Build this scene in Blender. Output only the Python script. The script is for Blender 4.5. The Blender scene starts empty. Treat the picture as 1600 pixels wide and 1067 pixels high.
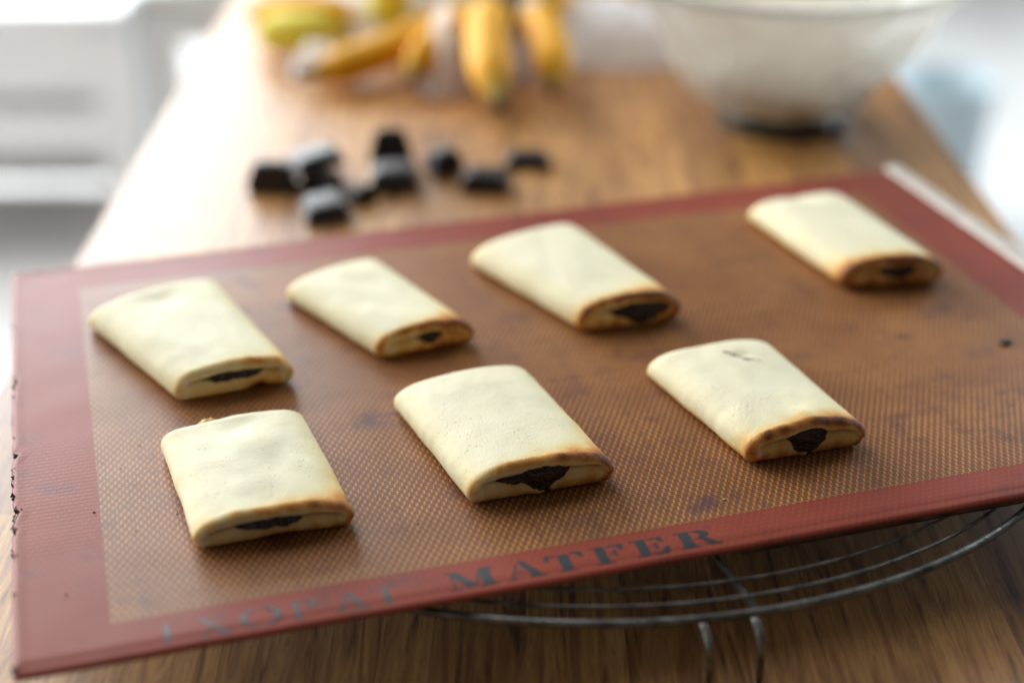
import bpy, bmesh, math, random
from mathutils import Vector, Matrix, noise
R = math.radians
random.seed(7)
scene = bpy.context.scene
C = scene.collection

# ------------------------------------------------------------------ camera
TT = 0.75            # table top
ZM = 0.795           # upper face of the baking mat
FL = 0.0             # floor
cam_d = bpy.data.cameras.new('camera')
cam = bpy.data.objects.new('camera', cam_d); C.objects.link(cam)
cam_d.sensor_width = 36; cam_d.lens = 54.0
cam_d.clip_start = 0.02; cam_d.clip_end = 100
cam.matrix_world = Matrix.Translation((0, 0, ZM + 0.3875)) @ Matrix.Rotation(R(90 - 27.4), 4, 'X') @ Matrix.Rotation(R(-0.5), 4, 'Z')
cam_d.dof.use_dof = True
cam_d.dof.focus_distance = 0.715
cam_d.dof.aperture_fstop = 2.3
cam_d.dof.aperture_blades = 0
scene.camera = cam

# ------------------------------------------------------------------ light
w = bpy.data.worlds.new('World'); scene.world = w; w.use_nodes = True
w.node_tree.nodes['Background'].inputs[0].default_value = (0.80, 0.84, 0.85, 1)
w.node_tree.nodes['Background'].inputs[1].default_value = 0.10
def area(name, loc, target, sx, sy, power, col):
    l = bpy.data.lights.new(name, 'AREA'); l.shape = 'RECTANGLE'; l.size = sx; l.size_y = sy
    l.energy = power; l.color = col
    o = bpy.data.objects.new(name, l); C.objects.link(o)
    o.location = loc
    d = Vector(target) - Vector(loc)
    o.rotation_euler = d.to_track_quat('-Z', 'Y').to_euler()
    return o
area('window_light_left', (-2.65, 3.55, 1.85), (-0.9, 0.8, 1.1), 4.4, 2.0, 255, (0.91, 0.965, 1.0))
area('overhead_fill', (-1.1, 2.1, 3.0), (-0.1, 0.8, 0.8), 2.2, 2.0, 26, (0.98, 0.99, 1.0))  # soft fill added overhead to brighten the pastry tops, not a real fitting
area('window_light_right', (2.6, 3.2, 1.7), (0.8, 0.8, 0.8), 2.0, 1.9, 66, (0.80, 0.92, 1.0))
area('side_fill', (-3.4, 0.9, 1.5), (-0.9, 2.0, 0.6), 1.6, 1.6, 30, (0.98, 0.99, 1.0))  # fill added at the left to lift the white bench, not a window
scene.view_settings.view_transform = 'Standard'
scene.view_settings.look = 'None'
scene.view_settings.exposure = 0.56
scene.view_settings.gamma = 1.0

# ------------------------------------------------------------------ helpers
def tag(o, label=None, cat=None, group=None, kind=None):
    if label: o['label'] = label
    if cat: o['category'] = cat
    if group: o['group'] = group
    if kind: o['kind'] = kind
    return o
def empty(name, loc=(0, 0, 0), rz=0):
    o = bpy.data.objects.new(name, None); C.objects.link(o)
    o.location = loc; o.rotation_euler = (0, 0, rz); o.empty_display_size = 0.02
    return o
def obj(name, me, mat=None, parent=None, smooth=True):
    if isinstance(me, bmesh.types.BMesh):
        bm = me; me = bpy.data.meshes.new(name); bm.to_mesh(me); bm.free()
    o = bpy.data.objects.new(name, me); C.objects.link(o)
    if mat and not me.materials: me.materials.append(mat)
    if parent: o.parent = parent
    if smooth:
        me.polygons.foreach_set('use_smooth', [True] * len(me.polygons))
    return o
def pyd(name, vs, fs, mat=None, parent=None, smooth=True):
    me = bpy.data.meshes.new(name); me.from_pydata([tuple(v) for v in vs], [], fs); me.update()
    return obj(name, me, mat, parent, smooth)
def add_box(bm, c, s, rz=0, bev=0.0, taper=1.0):
    r = bmesh.ops.create_cube(bm, size=1.0)
    vs = r['verts']
    for v in vs:
        k = taper if v.co.z > 0 else 1.0
        v.co = Vector((v.co.x * s[0] * k, v.co.y * s[1] * k, v.co.z * s[2]))
    if bev > 0:
        es = list({e for v in vs for e in v.link_edges})
        g = bmesh.ops.bevel(bm, geom=es, offset=bev, segments=2, affect='EDGES', profile=0.6)
        vs = list({v for f in g['faces'] for v in f.verts} | {v for v in vs if v.is_valid})
    M = Matrix.Translation(c) @ Matrix.Rotation(rz, 4, 'Z')
    for v in vs: v.co = M @ v.co
    return vs
def boxobj(name, c, s, mat, parent, rz=0, bev=0.003, taper=1.0):
    bm = bmesh.new(); add_box(bm, c, s, rz, bev, taper)
    return obj(name, bm, mat, parent, False)
def tube_mesh(pts, rad, seg=10, closed=False, cap=True):
    n = len(pts); vs = []; fs = []
    pts = [Vector(p) for p in pts]
    up = Vector((0, 0, 1))
    prev = None
    for i in range(n):
        if closed: t = pts[(i + 1) % n] - pts[i - 1]
        else: t = pts[min(i + 1, n - 1)] - pts[max(i - 1, 0)]
        t.normalize()
        if prev is None:
            a = t.cross(up)
            if a.length < .1: a = t.cross(Vector((1, 0, 0)))
            a.normalize()
        else:
            a = prev - t * prev.dot(t); a.normalize()
        prev = a
        b = t.cross(a)
        r = rad[i] if isinstance(rad, (list, tuple)) else rad
        for k in range(seg):
            q = 2 * math.pi * k / seg
            vs.append(pts[i] + a * (r * math.cos(q)) + b * (r * math.sin(q)))
    m = n if closed else n - 1
    for i in range(m):
        for k in range(seg):
            j = (i + 1) % n
            fs.append((i * seg + k, i * seg + (k + 1) % seg, j * seg + (k + 1) % seg, j * seg + k))
    if cap and not closed:
        fs.append(tuple(range(seg))[::-1]); fs.append(tuple((n - 1) * seg + k for k in range(seg)))
    return vs, fs
def lathe(prof, seg=64, cx=0, cy=0):
    vs = []; fs = []; n = len(prof)
    for k in range(seg):
        a = 2 * math.pi * k / seg
        for r, z in prof: vs.append((cx + r * math.cos(a), cy + r * math.sin(a), z))
    for k in range(seg):
        k2 = (k + 1) % seg
        for i in range(n - 1):
            fs.append((k * n + i, k2 * n + i, k2 * n + i + 1, k * n + i + 1))
    return vs, fs
def sst(a, b, x):
    if a == b: return 0.0 if x < a else 1.0
    t = max(0, min(1, (x - a) / (b - a))); return t * t * (3 - 2 * t)
def n3(x, y, z): return noise.noise(Vector((x, y, z)))

# ------------------------------------------------------------------ material helper
class NT:
    def __init__(s, name):
        s.m = bpy.data.materials.new(name); s.m.use_nodes = True
        s.t = s.m.node_tree; s.b = s.t.nodes['Principled BSDF']
        s.out = s.t.nodes['Material Output']
    def n(s, typ, **kw):
        nd = s.t.nodes.new(typ)
        for k, v in kw.items():
            if k.startswith('_'): setattr(nd, k[1:], v)
            else: s.set(nd.inputs[k.replace('0', ' ') if k not in nd.inputs else k], v)
        return nd
    def set(s, sock, v):
        if isinstance(v, bpy.types.NodeSocket): s.t.links.new(v, sock)
        elif isinstance(v, (tuple, list)) and len(v) == 3 and len(sock.default_value) == 4: sock.default_value = (*v, 1)
        else: sock.default_value = v
    def p(s, **kw):
        for k, v in kw.items(): s.set(s.b.inputs[k.replace('_', ' ')], v)
    def math(s, op, a, b=None, c=None, clamp=False):
        nd = s.t.nodes.new('ShaderNodeMath'); nd.operation = op; nd.use_clamp = clamp
        s.set(nd.inputs[0], a)
        if b is not None: s.set(nd.inputs[1], b)
        if c is not None: s.set(nd.inputs[2], c)
        return nd.outputs[0]
    def mix(s, f, a, b, blend='MIX'):
        nd = s.t.nodes.new('ShaderNodeMix'); nd.data_type = 'RGBA'; nd.blend_type = blend
        s.set(nd.inputs[0], f); s.set(nd.inputs[6], a); s.set(nd.inputs[7], b)
        return nd.outputs[2]
    def noise(s, vec, scale, detail=4, rough=.55, dist=0.0, out='Fac'):
        nd = s.n('ShaderNodeTexNoise'); s.set(nd.inputs['Vector'], vec)
        nd.inputs['Scale'].default_value = scale; nd.inputs['Detail'].default_value = detail
        nd.inputs['Roughness'].default_value = rough; nd.inputs['Distortion'].default_value = dist
        return nd.outputs[out]
    def ramp(s, f, stops, interp='LINEAR'):
        nd = s.n('ShaderNodeValToRGB'); s.set(nd.inputs[0], f); cr = nd.color_ramp; cr.interpolation = interp
        while len(cr.elements) > 1: cr.elements.remove(cr.elements[0])
        for i, (p, c) in enumerate(stops):
            e = cr.elements[0] if i == 0 else cr.elements.new(p)
            e.position = p; e.color = (*c, 1) if len(c) == 3 else c
        return nd.outputs[0]
    def map(s, vec, scale=(1, 1, 1), loc=(0, 0, 0), rot=(0, 0, 0)):
        nd = s.n('ShaderNodeMapping'); s.set(nd.inputs[0], vec)
        nd.inputs[1].default_value = loc; nd.inputs[2].default_value = rot; nd.inputs[3].default_value = scale
        return nd.outputs[0]
    def bump(s, h, strength, dist, normal=None):
        nd = s.n('ShaderNodeBump'); s.set(nd.inputs['Height'], h)
        nd.inputs['Strength'].default_value = strength; nd.inputs['Distance'].default_value = dist
        if normal: s.set(nd.inputs['Normal'], normal)
        return nd.outputs[0]
    def coord(s, which='Object'): return s.n('ShaderNodeTexCoord').outputs[which]
    def sep(s, v):
        nd = s.n('ShaderNodeSeparateXYZ'); s.set(nd.inputs[0], v); return nd.outputs
    def attr(s, name, typ='Fac'):
        nd = s.n('ShaderNodeAttribute'); nd.attribute_name = name; return nd.outputs[typ]
    def bw(s, f, a, b):   # remap a..b -> 0..1
        nd = s.n('ShaderNodeMapRange'); s.set(nd.inputs[0], f); nd.inputs[1].default_value = a; nd.inputs[2].default_value = b
        return nd.outputs[0]

def plain(name, col, rough=.5, metal=0, bump=0, bscale=200, var=.12, vscale=20, **kw):
    t = NT(name); co = t.coord()
    n = t.noise(co, vscale, 4)
    c2 = tuple(max(0, x * (1 - var * 2)) for x in col); c1 = tuple(min(1, x * (1 + var)) for x in col)
    t.p(Base_Color=t.ramp(n, [(.3, c2), (.7, c1)]), Roughness=rough, Metallic=metal)
    if bump: t.p(Normal=t.bump(t.noise(co, bscale, 4), bump, .001))
    for k, v in kw.items(): t.set(t.b.inputs[k.replace('_', ' ')], v)
    return t.m

# ---- oak
def make_oak():
    t = NT('oiled_oak')
    g = t.n('ShaderNodeNewGeometry').outputs['Position']
    rnd = t.n('ShaderNodeObjectInfo').outputs['Random']
    off = t.n('ShaderNodeCombineXYZ'); t.set(off.inputs[0], t.math('MULTIPLY', rnd, 13.7)); t.set(off.inputs[1], t.math('MULTIPLY', rnd, 71.3)); t.set(off.inputs[2], t.math('MULTIPLY', rnd, 5.1))
    va = t.n('ShaderNodeVectorMath', _operation='ADD'); t.set(va.inputs[0], g); t.set(va.inputs[1], off.outputs[0])
    v = va.outputs[0]
    warp = t.noise(t.map(v, (9, 1.6, 9)), 1.0, 2)
    rings = t.noise(t.map(v, (1, .075, 1)), 85, 4, .62, 2.2)
    fine = t.noise(t.map(v, (1, .03, 1)), 520, 3, .6)
    pores = t.noise(t.map(v, (1, .06, 1)), 1300, 2, .5)
    base = t.ramp(rings, [(.30, (.13, .045, .010)), (.43, (.45, .205, .055)), (.58, (.70, .38, .125)), (.76, (.25, .095, .023))])
    base = t.mix(t.bw(fine, .3, .7), t.mix(1.0, base, (.72, .66, .58), 'MULTIPLY'), base)
    base = t.mix(t.math('MULTIPLY', t.bw(pores, .60, .72), .55), base, (.09, .04, .016))
    tone = t.ramp(rnd, [(0, (.58, .50, .44)), (.3, (.95, .9, .85)), (.55, (1.15, 1.12, 1.0)), (.8, (.74, .65, .56)), (1, (1.25, 1.28, 1.2))])
    base = t.mix(1.0, base, tone, 'MULTIPLY')
    base = t.mix(t.math('MULTIPLY', t.bw(warp, .35, .75), .3), base, t.mix(1.0, base, (.6, .5, .42), 'MULTIPLY'))
    t.p(Base_Color=base, Roughness=t.math('ADD', t.math('MULTIPLY', fine, .12), .42), Coat_Weight=.25, Coat_Roughness=.40)
    t.p(Normal=t.bump(t.math('ADD', t.math('MULTIPLY', fine, .5), t.math('MULTIPLY', pores, -.6)), .35, .0004))
    return t.m
OAK = make_oak()

# ---- baking mat
def mat_stains(t, co, col, amount=1.0):
    a = t.noise(co, 42, 5, .62); b = t.noise(co, 11, 3)
    blot = t.math('MULTIPLY', t.bw(a, .53, .67), t.bw(b, .40, .60))
    col = t.mix(t.math('MULTIPLY', blot, .8 * amount), col, (.085, .035, .040))
    sp = t.noise(t.map(co, (1, 1.6, 1), (3, 1, 0)), 150, 3, .6)
    c = t.noise(co, 18, 2)
    spots = t.math('MULTIPLY', t.bw(sp, .665, .70), t.bw(c, .5, .56))
    return t.mix(t.math('MULTIPLY', spots, .8 * amount), col, (.05, .022, .028)), blot
def make_mat(red):
    t = NT('mat_red_silicone' if red else 'mat_woven_silicone')
    co = t.coord(); s = t.sep(co)
    wob = t.noise(co, 120, 2, out='Color'); ws = t.sep(wob)
    pu, pr = .00345, .0031
    U_ = t.math('ADD', s[0], t.math('MULTIPLY', ws[0], .0009)); V_ = t.math('ADD', s[1], t.math('MULTIPLY', ws[1], .0007))
    phi = t.math('DIVIDE', V_, pr); row = t.math('FLOOR', phi); fr = t.math('FRACT', phi)
    ph = t.math('ADD', t.math('MULTIPLY', U_, 2 * math.pi / pu), t.math('ADD', t.math('MULTIPLY', row, math.pi * .94), t.math('MULTIPLY', fr, -1.3)))
    cu = t.math('SINE', ph)
    rib = t.math('ABSOLUTE', t.math('SINE', t.math('MULTIPLY', phi, math.pi)))
    stripe = t.math('ADD', .5, t.math('MULTIPLY', t.math('COSINE', t.math('MULTIPLY', phi, 4 * math.pi)), .5))
    cross = t.math('MULTIPLY', t.bw(cu, .35, .95), t.math('ADD', .45, t.math('MULTIPLY', rib, .55)))
    weave = t.math('MAXIMUM', cross, t.math('MULTIPLY', stripe, .52))
    big = t.noise(co, 7, 4)
    if red:
        base = t.ramp(big, [(.3, (.205, .034, .018)), (.7, (.30, .056, .030))])
        col, blot = mat_stains(t, co, base, .75)
        col = t.mix(t.math('MULTIPLY', t.bw(weave, .2, .9), .10), col, (.5, .2, .15))
        t.p(Base_Color=col, Roughness=t.math('ADD', .38, t.math('MULTIPLY', big, .12)), Specular_IOR_Level=.15)
        t.p(Normal=t.bump(t.math('ADD', t.math('MULTIPLY', rib, .6), t.math('MULTIPLY', weave, .5)), .22, .00018))
    else:
        fine = t.noise(co, 900, 2)
        f = t.math('ADD', weave, t.math('MULTIPLY', t.math('SUBTRACT', fine, .5), .7))
        dark = t.ramp(big, [(.3, (.115, .032, .013)), (.7, (.165, .052, .019))])
        lite = t.ramp(big, [(.3, (.58, .25, .070)), (.7, (.70, .325, .092))])
        vary = t.math('ADD', .55, t.math('MULTIPLY', t.bw(t.noise(co, 24, 3), .3, .7), .42))
        col = t.mix(t.math('MULTIPLY', t.bw(f, .10, .95), vary), dark, lite)
        # the dark open eyes of the cloth
        eye = t.math('MULTIPLY', t.bw(cu, -.35, -.9), t.bw(rib, .55, .9))
        col = t.mix(t.math('MULTIPLY', eye, .55), col, (.075, .045, .030))
        col, blot = mat_stains(t, co, col, 1.0)
        ux = t.math('MULTIPLY', t.noise(t.map(co, (1, .05, 1)), 160, 2), 1.0)
        uy = t.math('MULTIPLY', t.noise(t.map(co, (.05, 1, 1)), 160, 2), 1.0)
        col = t.mix(t.math('MULTIPLY', t.bw(t.math('ADD', ux, uy), 1.08, 1.3), .45), col, (.13, .05, .028))
        t.p(Base_Color=col, Roughness=t.math('ADD', .36, t.math('MULTIPLY', big, .16)), Specular_IOR_Level=.22)
        t.p(Normal=t.bump(weave, .16, .0002))
    return t.m
MRED = make_mat(True); MWEAVE = make_mat(False)
def make_ink(name, ink, wear0, wear1):
    t = NT(name); co = t.coord()
    n = t.noise(co, 380, 4, .6)
    m = t.noise(co, 60, 2)
    f = t.bw(t.math('ADD', t.math('MULTIPLY', n, .6), t.math('MULTIPLY', m, .4)), wear0, wear1)
    t.p(Base_Color=t.mix(f, ink, (.25, .045, .025)), Roughness=.42, IOR=1.43)
    return t.m
INK_BOLD = make_ink('printed_ink', (.022, .023, .027), .60, .85)
INK_FAINT = make_ink('faded_printed_ink', (.036, .030, .036), .55, .84)
CHAR = plain('charred_crumb', (.012, .008, .007), .6, bump=.6, bscale=900)

# ---- dough and filling
def make_dough():
    t = NT('shortcrust_dough')
    co = t.coord(); br = t.attr('brown'); gr = t.attr('grey')
    n1 = t.noise(co, 160, 4, .6); n2 = t.noise(co, 1000, 4, .65); n3_ = t.noise(co, 45, 3)
    nb = t.noise(co, 85, 3, .6)
    f = t.math('MULTIPLY', br, t.math('ADD', .45, t.math('MULTIPLY', nb, 1.1)))
    f = t.math('ADD', f, t.math('MULTIPLY', t.math('SUBTRACT', n1, .5), t.math('ADD', .10, t.math('MULTIPLY', br, .45))))
    f = t.math('ADD', f, t.math('MULTIPLY', t.math('SUBTRACT', n2, .5), .10), clamp=True)
    col = t.ramp(f, [(0, (.765, .705, .50)), (.18, (.755, .66, .40)), (.38, (.78, .52, .19)), (.58, (.62, .265, .055)), (.80, (.40, .140, .028)), (1, (.17, .055, .015))])
    col = t.mix(t.math('MULTIPLY', t.bw(n3_, .35, .7), .25), col, t.mix(1, col, (1.0, .965, .86), 'MULTIPLY'))
    col = t.mix(t.math('MULTIPLY', gr, .42), col, (.44, .44, .36))
    vor = t.n('ShaderNodeTexVoronoi'); t.set(vor.inputs['Vector'], co); vor.inputs['Scale'].default_value = 420
    pm = t.noise(co, 75, 2)
    pore = t.math('MULTIPLY', t.bw(vor.outputs['Distance'], .24, .08), t.bw(pm, .50, .60))
    col = t.mix(t.math('MULTIPLY', pore, .45), col, (.50, .36, .15))
    t.p(Base_Color=col, Roughness=.62, Specular_IOR_Level=.22, Subsurface_Weight=.12, Subsurface_Radius=(1.0, .6, .3), Subsurface_Scale=.0022)
    h = t.math('ADD', t.math('MULTIPLY', n2, .35), t.math('MULTIPLY', t.noise(co, 2200, 3), .40))
    h = t.math('ADD', h, t.math('MULTIPLY', n1, .55))
    h = t.math('ADD', h, t.math('MULTIPLY', t.noise(co, 800, 3, .5), .35))
    wr = t.noise(t.map(co, (.35, 1.3, 1), rot=(0, 0, .5)), 420, 3, .6, .6)
    h = t.math('ADD', h, t.math('MULTIPLY', wr, .10))
    h = t.math('SUBTRACT', h, t.math('MULTIPLY', pore, .8))
    t.p(Normal=t.bump(h, .55, .0008))
    return t.m
DOUGH = make_dough()
def make_filling():
    t = NT('chocolate_filling'); co = t.coord()
    n = t.noise(co, 420, 3, .6); vor = t.n('ShaderNodeTexVoronoi'); t.set(vor.inputs['Vector'], co); vor.inputs['Scale'].default_value = 620
    t.p(Base_Color=t.ramp(n, [(.3, (.016, .0065, .004)), (.75, (.048, .021, .013))]), Roughness=.27, Specular_IOR_Level=.5)
    t.p(Normal=t.bump(t.math('ADD', n, t.math('MULTIPLY', vor.outputs['Distance'], .8)), .9, .0016))
    return t.m
FILL = make_filling()

# ================================================================== SETTING
floor_t = NT('pale_floor'); g = floor_t.coord()
floor_t.p(Base_Color=floor_t.ramp(floor_t.noise(floor_t.map(g, (4, .6, 1)), 2.0, 4), [(.3, (.60, .575, .56)), (.7, (.74, .72, .70))]), Roughness=.45)
bm = bmesh.new(); bmesh.ops.create_grid(bm, x_segments=1, y_segments=1, size=12)
tag(obj('floor', bm, floor_t.m, None, False), kind='structure').location = (0, 4, FL)

# ================================================================== TABLE
X0, X1, Y0, Y1 = -0.297, 0.352, 0.16, 2.35
table = tag(empty('table', (0, 0, 0)), 'oiled oak kitchen table of joined staves under the baking mat', 'table')
NC = 15; SW = (X1 - X0) / NC; TH = .036
def stave_mesh(w_, l_, h_):
    c = .00008; b = .00001
    vs = []
    for z, i in ((-h_, 0), (-c, 0), (0, c)):
        for sx, sy in ((-1, -1), (1, -1), (1, 1), (-1, 1)):
            vs.append((sx * (w_ / 2 - b - i), sy * (l_ / 2 - b - i), z))
    fs = [(3, 2, 1, 0), (8, 9, 10, 11)]
    for r_ in (0, 4):
        for k in range(4): fs.append((r_ + k, r_ + (k + 1) % 4, r_ + 4 + (k + 1) % 4, r_ + 4 + k))
    me = bpy.data.meshes.new('stave'); me.from_pydata(vs, [], fs); me.materials.append(OAK); return me
LENS = [.28, .42, .56, .70]
SM = {}
rs = random.Random(11)
for i in range(NC):
    y = Y0; first = True
    while y < Y1 - 1e-6:
        L = rs.choice(LENS)
        if first: L = rs.choice([.14, .28, .35, .49]); first = False
        if y + L > Y1 - .10: L = Y1 - y
        k = round(L, 4)
        if k not in SM: SM[k] = stave_mesh(SW, L, TH)
        o = bpy.data.objects.new('stave', SM[k]); C.objects.link(o); o.parent = table
        o.location = (X0 + SW * (i + .5), y + L / 2, TT)
        y += L
WHITEW = plain('white_painted_wood', (.78, .78, .76), .35, var=.03)
for sx in (X0 + .045, X1 - .045):
    for sy in (Y0 + .06, Y1 - .06):
        boxobj('leg', (sx, sy, (TT - TH) / 2), (.06, .06, TT - TH - .002), OAK, table)
boxobj('apron', (X0 + .045, (Y0 + Y1) / 2, TT - TH - .05), (.022, Y1 - Y0 - .2, .09), OAK, table)
boxobj('apron', (X1 - .045, (Y0 + Y1) / 2, TT - TH - .05), (.022, Y1 - Y0 - .2, .09), OAK, table)

# ================================================================== COOLING RACK
WIRE = plain('tinned_steel_wire', (.20, .195, .18), .36, 1.0, bump=.4, bscale=700, var=.35, vscale=120)
rack = tag(empty('cooling_rack', (.038, .7195, TT)), 'round wire cooling rack with concentric rings, half hidden beneath the baking sheet', 'cooling rack')
RZ = ZM - TT - .0098
def ring(rx, ry, z, rad, name):
    n = 120
    pts = [(rx * math.cos(2 * math.pi * k / n), ry * math.sin(2 * math.pi * k / n), z) for k in range(n)]
    vs, fs = tube_mesh(pts, rad, 8, True)
    return pyd(name, vs, fs, WIRE, rack)
ring(.250, .208, RZ, .0019, 'rim')
for k in range(1, 12):
    d = .0108 * k if k > 1 else .0103
    ring(.250 - d * 1.75 if k > 2 else .250 - d, .208 - d * 1.05 if k < 3 else .208 - d * 1.55, RZ + .0005, .00085, 'ring')
for a in (0, 60, 120):
    ang = R(a - 74.8)
    ex = Vector((.250 * math.cos(ang), .208 * math.sin(ang), RZ - .0022))
    vs, fs = tube_mesh([ex * .98 + Vector((0, 0, RZ * .02 - .0003)), Vector((0, 0, RZ - .0025)), Vector((-ex.x * .98, -ex.y * .98, RZ - .0025))], .0015, 8)
    pyd('spoke', vs, fs, WIRE, rack)
def wire_foot(ang, sep=.0225):
    d = Vector((math.cos(ang), math.sin(ang), 0)); s = Vector((-d.y, d.x, 0))
    rim = Vector((.250 * math.cos(ang), .208 * math.sin(ang), 0))
    pts = []
    for sg in (-1, 1):
        q = []
        for (o_, z) in ((-.006, RZ - .0036), (.000, RZ - .0040), (.0045, RZ - .0052), (.0080, RZ - .0085), (.0092, RZ - .0135), (.0094, RZ - .020), (.0094, .007), (.0088, .0035)):
            q.append(rim + d * o_ + s * (sg * sep / 2) + Vector((0, 0, z)))
        pts.append(q)
    base = [rim + d * .0080 + s * (x * sep / 2) + Vector((0, 0, .0019)) for x in (-.75, 0, .75)]
    allp = pts[0] + base + pts[1][::-1]
    vs, fs = tube_mesh(allp, .0016, 8)
    pyd('wire_foot', vs, fs, WIRE, rack)
for a in (0, 120, 240): wire_foot(R(a - 78.0))

# ================================================================== BAKING SHEET and MAT (mat frame: u along the long side, v across)
ROT = math.atan2(.2749, .9615)
CA = (-.1945, .4686)
MW, MH = .585, .3874
def zund(u, v):
    z = .00035 * n3(u * 9, v * 9, 1.7) + .00012 * n3(u * 40, v * 40, 4.2)
    return z
TRAY = plain('seasoned_steel', (.11, .065, .035), .42, .85, bump=.3, bscale=300, var=.4, vscale=60)
LIP = plain('pale_worn_rim', (.60, .53, .46), .5, .1, bump=.6, bscale=350, var=.14, vscale=140)
sheet = tag(empty('baking_sheet', (CA[0], CA[1], ZM), ROT), 'thin brown metal baking sheet lying on the wire rack beneath the red mat', 'baking sheet')
su0, su1, sv0, sv1 = .006, .592, .0005, .386
bm = bmesh.new(); add_box(bm, ((su0 + su1) / 2, (sv0 + .0022 + sv1) / 2, -.0026), (su1 - su0, sv1 - sv0 - .0022, .0016), 0, .0004)
obj('sheet', bm, TRAY, sheet, False)
pts = [(su0 + .30 + (su1 - su0 - .304) * k / 60, sv0 + .0016, -.0042 + .00012 * n3(k * .7, 0, 0)) for k in range(61)]
vs, fs = tube_mesh(pts, .0017, 8); pyd('rolled_edge', vs, fs, TRAY, sheet)
# pale rolled rim at the right-hand end
vs = []; fs = []; N = 200; prof = [(-.0050, -.0006), (-.0046, .0006), (-.002, .0022), (.0015, .0028), (.0055, .0022), (.0078, .0004), (.0080, -.003)]
for i in range(N + 1):
    v = -.002 + (MH + .004) * i / N
    for j, (dx, dz) in enumerate(prof):
        k = 1 + .22 * n3(v * 90, j * .4, 2) + .10 * n3(v * 320, j * 2, 5)
        vs.append((MW + .0036 + dx * k, v, dz * k))
m_ = len(prof)
for i in range(N):
    for j in range(m_ - 1): fs.append((i * m_ + j, (i + 1) * m_ + j, (i + 1) * m_ + j + 1, i * m_ + j + 1))
pyd('end_rim', vs, fs, LIP, sheet)['label'] = 'pale worn rim at the right hand end'

bmat = tag(empty('baking_mat', (CA[0], CA[1], ZM), ROT), 'worn red bordered silicone baking mat with brown woven centre, seven pastries on it', 'baking mat')
IU0, IU1, IV0, IV1 = .0385, .5465, .0235, .3545
def lin(a, b, n): return [a + (b - a) * i / n for i in range(n)]
US = [0, .0006, .0014, .003] + lin(.005, IU0, 14) + lin(IU0, IU1, 240) + lin(IU1, MW - .005, 14) + [MW - .005, MW - .003, MW - .0014, MW - .0006, MW]
VS = [0, .0006, .0014, .003] + lin(.005, IV0, 22) + lin(IV0, IV1, 90) + lin(IV1, MH - .005, 12) + [MH - .005, MH - .003, MH - .0014, MH - .0006, MH]
def edgej(v, s):   # small nicks and waves along the outer edge
    j = .0005 * n3(v * 30, s, 0) + .00035 * n3(v * 160, s, 3)
    if s == 0:
        for c_, wd, dp in ((.3115, .0022, .0016), (.246, .004, .0022), (.232, .002, .001), (.187, .0012, .0022), (.170, .0022, .0026), (.119, .0035, .0022), (.104, .0018, .001)):
            j += dp * math.exp(-((v - c_) / wd) ** 2)
    if s == 1: j += .0008 * abs(n3(v * 210, 7, 3)) + .0006 * n3(v * 60, 7, 8)
    return j
def mpos(u, v):
    z = zund(u, v)
    du = min(u, MW - u); dv = min(v, MH - v); d = min(du, dv)
    z += (.0004 * math.exp(-((d - .0022) / .0014) ** 2))             # rounded bead round the edge
    z -= .0007 * sst(.0016, 0, d)
    z -= .0010 * sst(.010, 0, v)                                       # the front border sags a little
    x = u + edgej(v, 0) * sst(.02, 0, u) - edgej(v, 1) * sst(.02, 0, MW - u)
    y = v + .0005 * n3(u * 20, 9, 0) * sst(.02, 0, v)
    return Vector((x, y, z))
def sheetmesh(name, inside, mat, dz, parent):
    idx = {}; vs = []; fs = []
    def gi(i, j):
        if (i, j) not in idx:
            idx[(i, j)] = len(vs); p = mpos(US[i], VS[j]); p.z += dz; vs.append(p)
        return idx[(i, j)]
    for i in range(len(US) - 1):
        for j in range(len(VS) - 1):
            cu = (US[i] + US[i + 1]) / 2; cv = (VS[j] + VS[j + 1]) / 2
            ins = IU0 < cu < IU1 and IV0 < cv < IV1
            if ins == inside: fs.append((gi(i, j), gi(i + 1, j), gi(i + 1, j + 1), gi(i, j + 1)))
    if not inside:
        nu, nv = len(US) - 1, len(VS) - 1
        loop = [(i, 0) for i in range(nu)] + [(nu, j) for j in range(nv)] + [(i, nv) for i in range(nu, 0, -1)] + [(0, j) for j in range(nv, 0, -1)]
        b0 = len(vs)
        for (i, j) in loop:
            p = mpos(US[i], VS[j]); vs.append(Vector((p.x, p.y, p.z - .0008)))
        for k in range(len(loop)):
            a = gi(*loop[k]); b = gi(*loop[(k + 1) % len(loop)])
            fs.append((b, a, b0 + k, b0 + (k + 1) % len(loop)))
    return pyd(name, vs, fs, mat, parent)
sheetmesh('border', False, MRED, 0, bmat)
sheetmesh('woven_centre', True, MWEAVE, 0, bmat)

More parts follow.
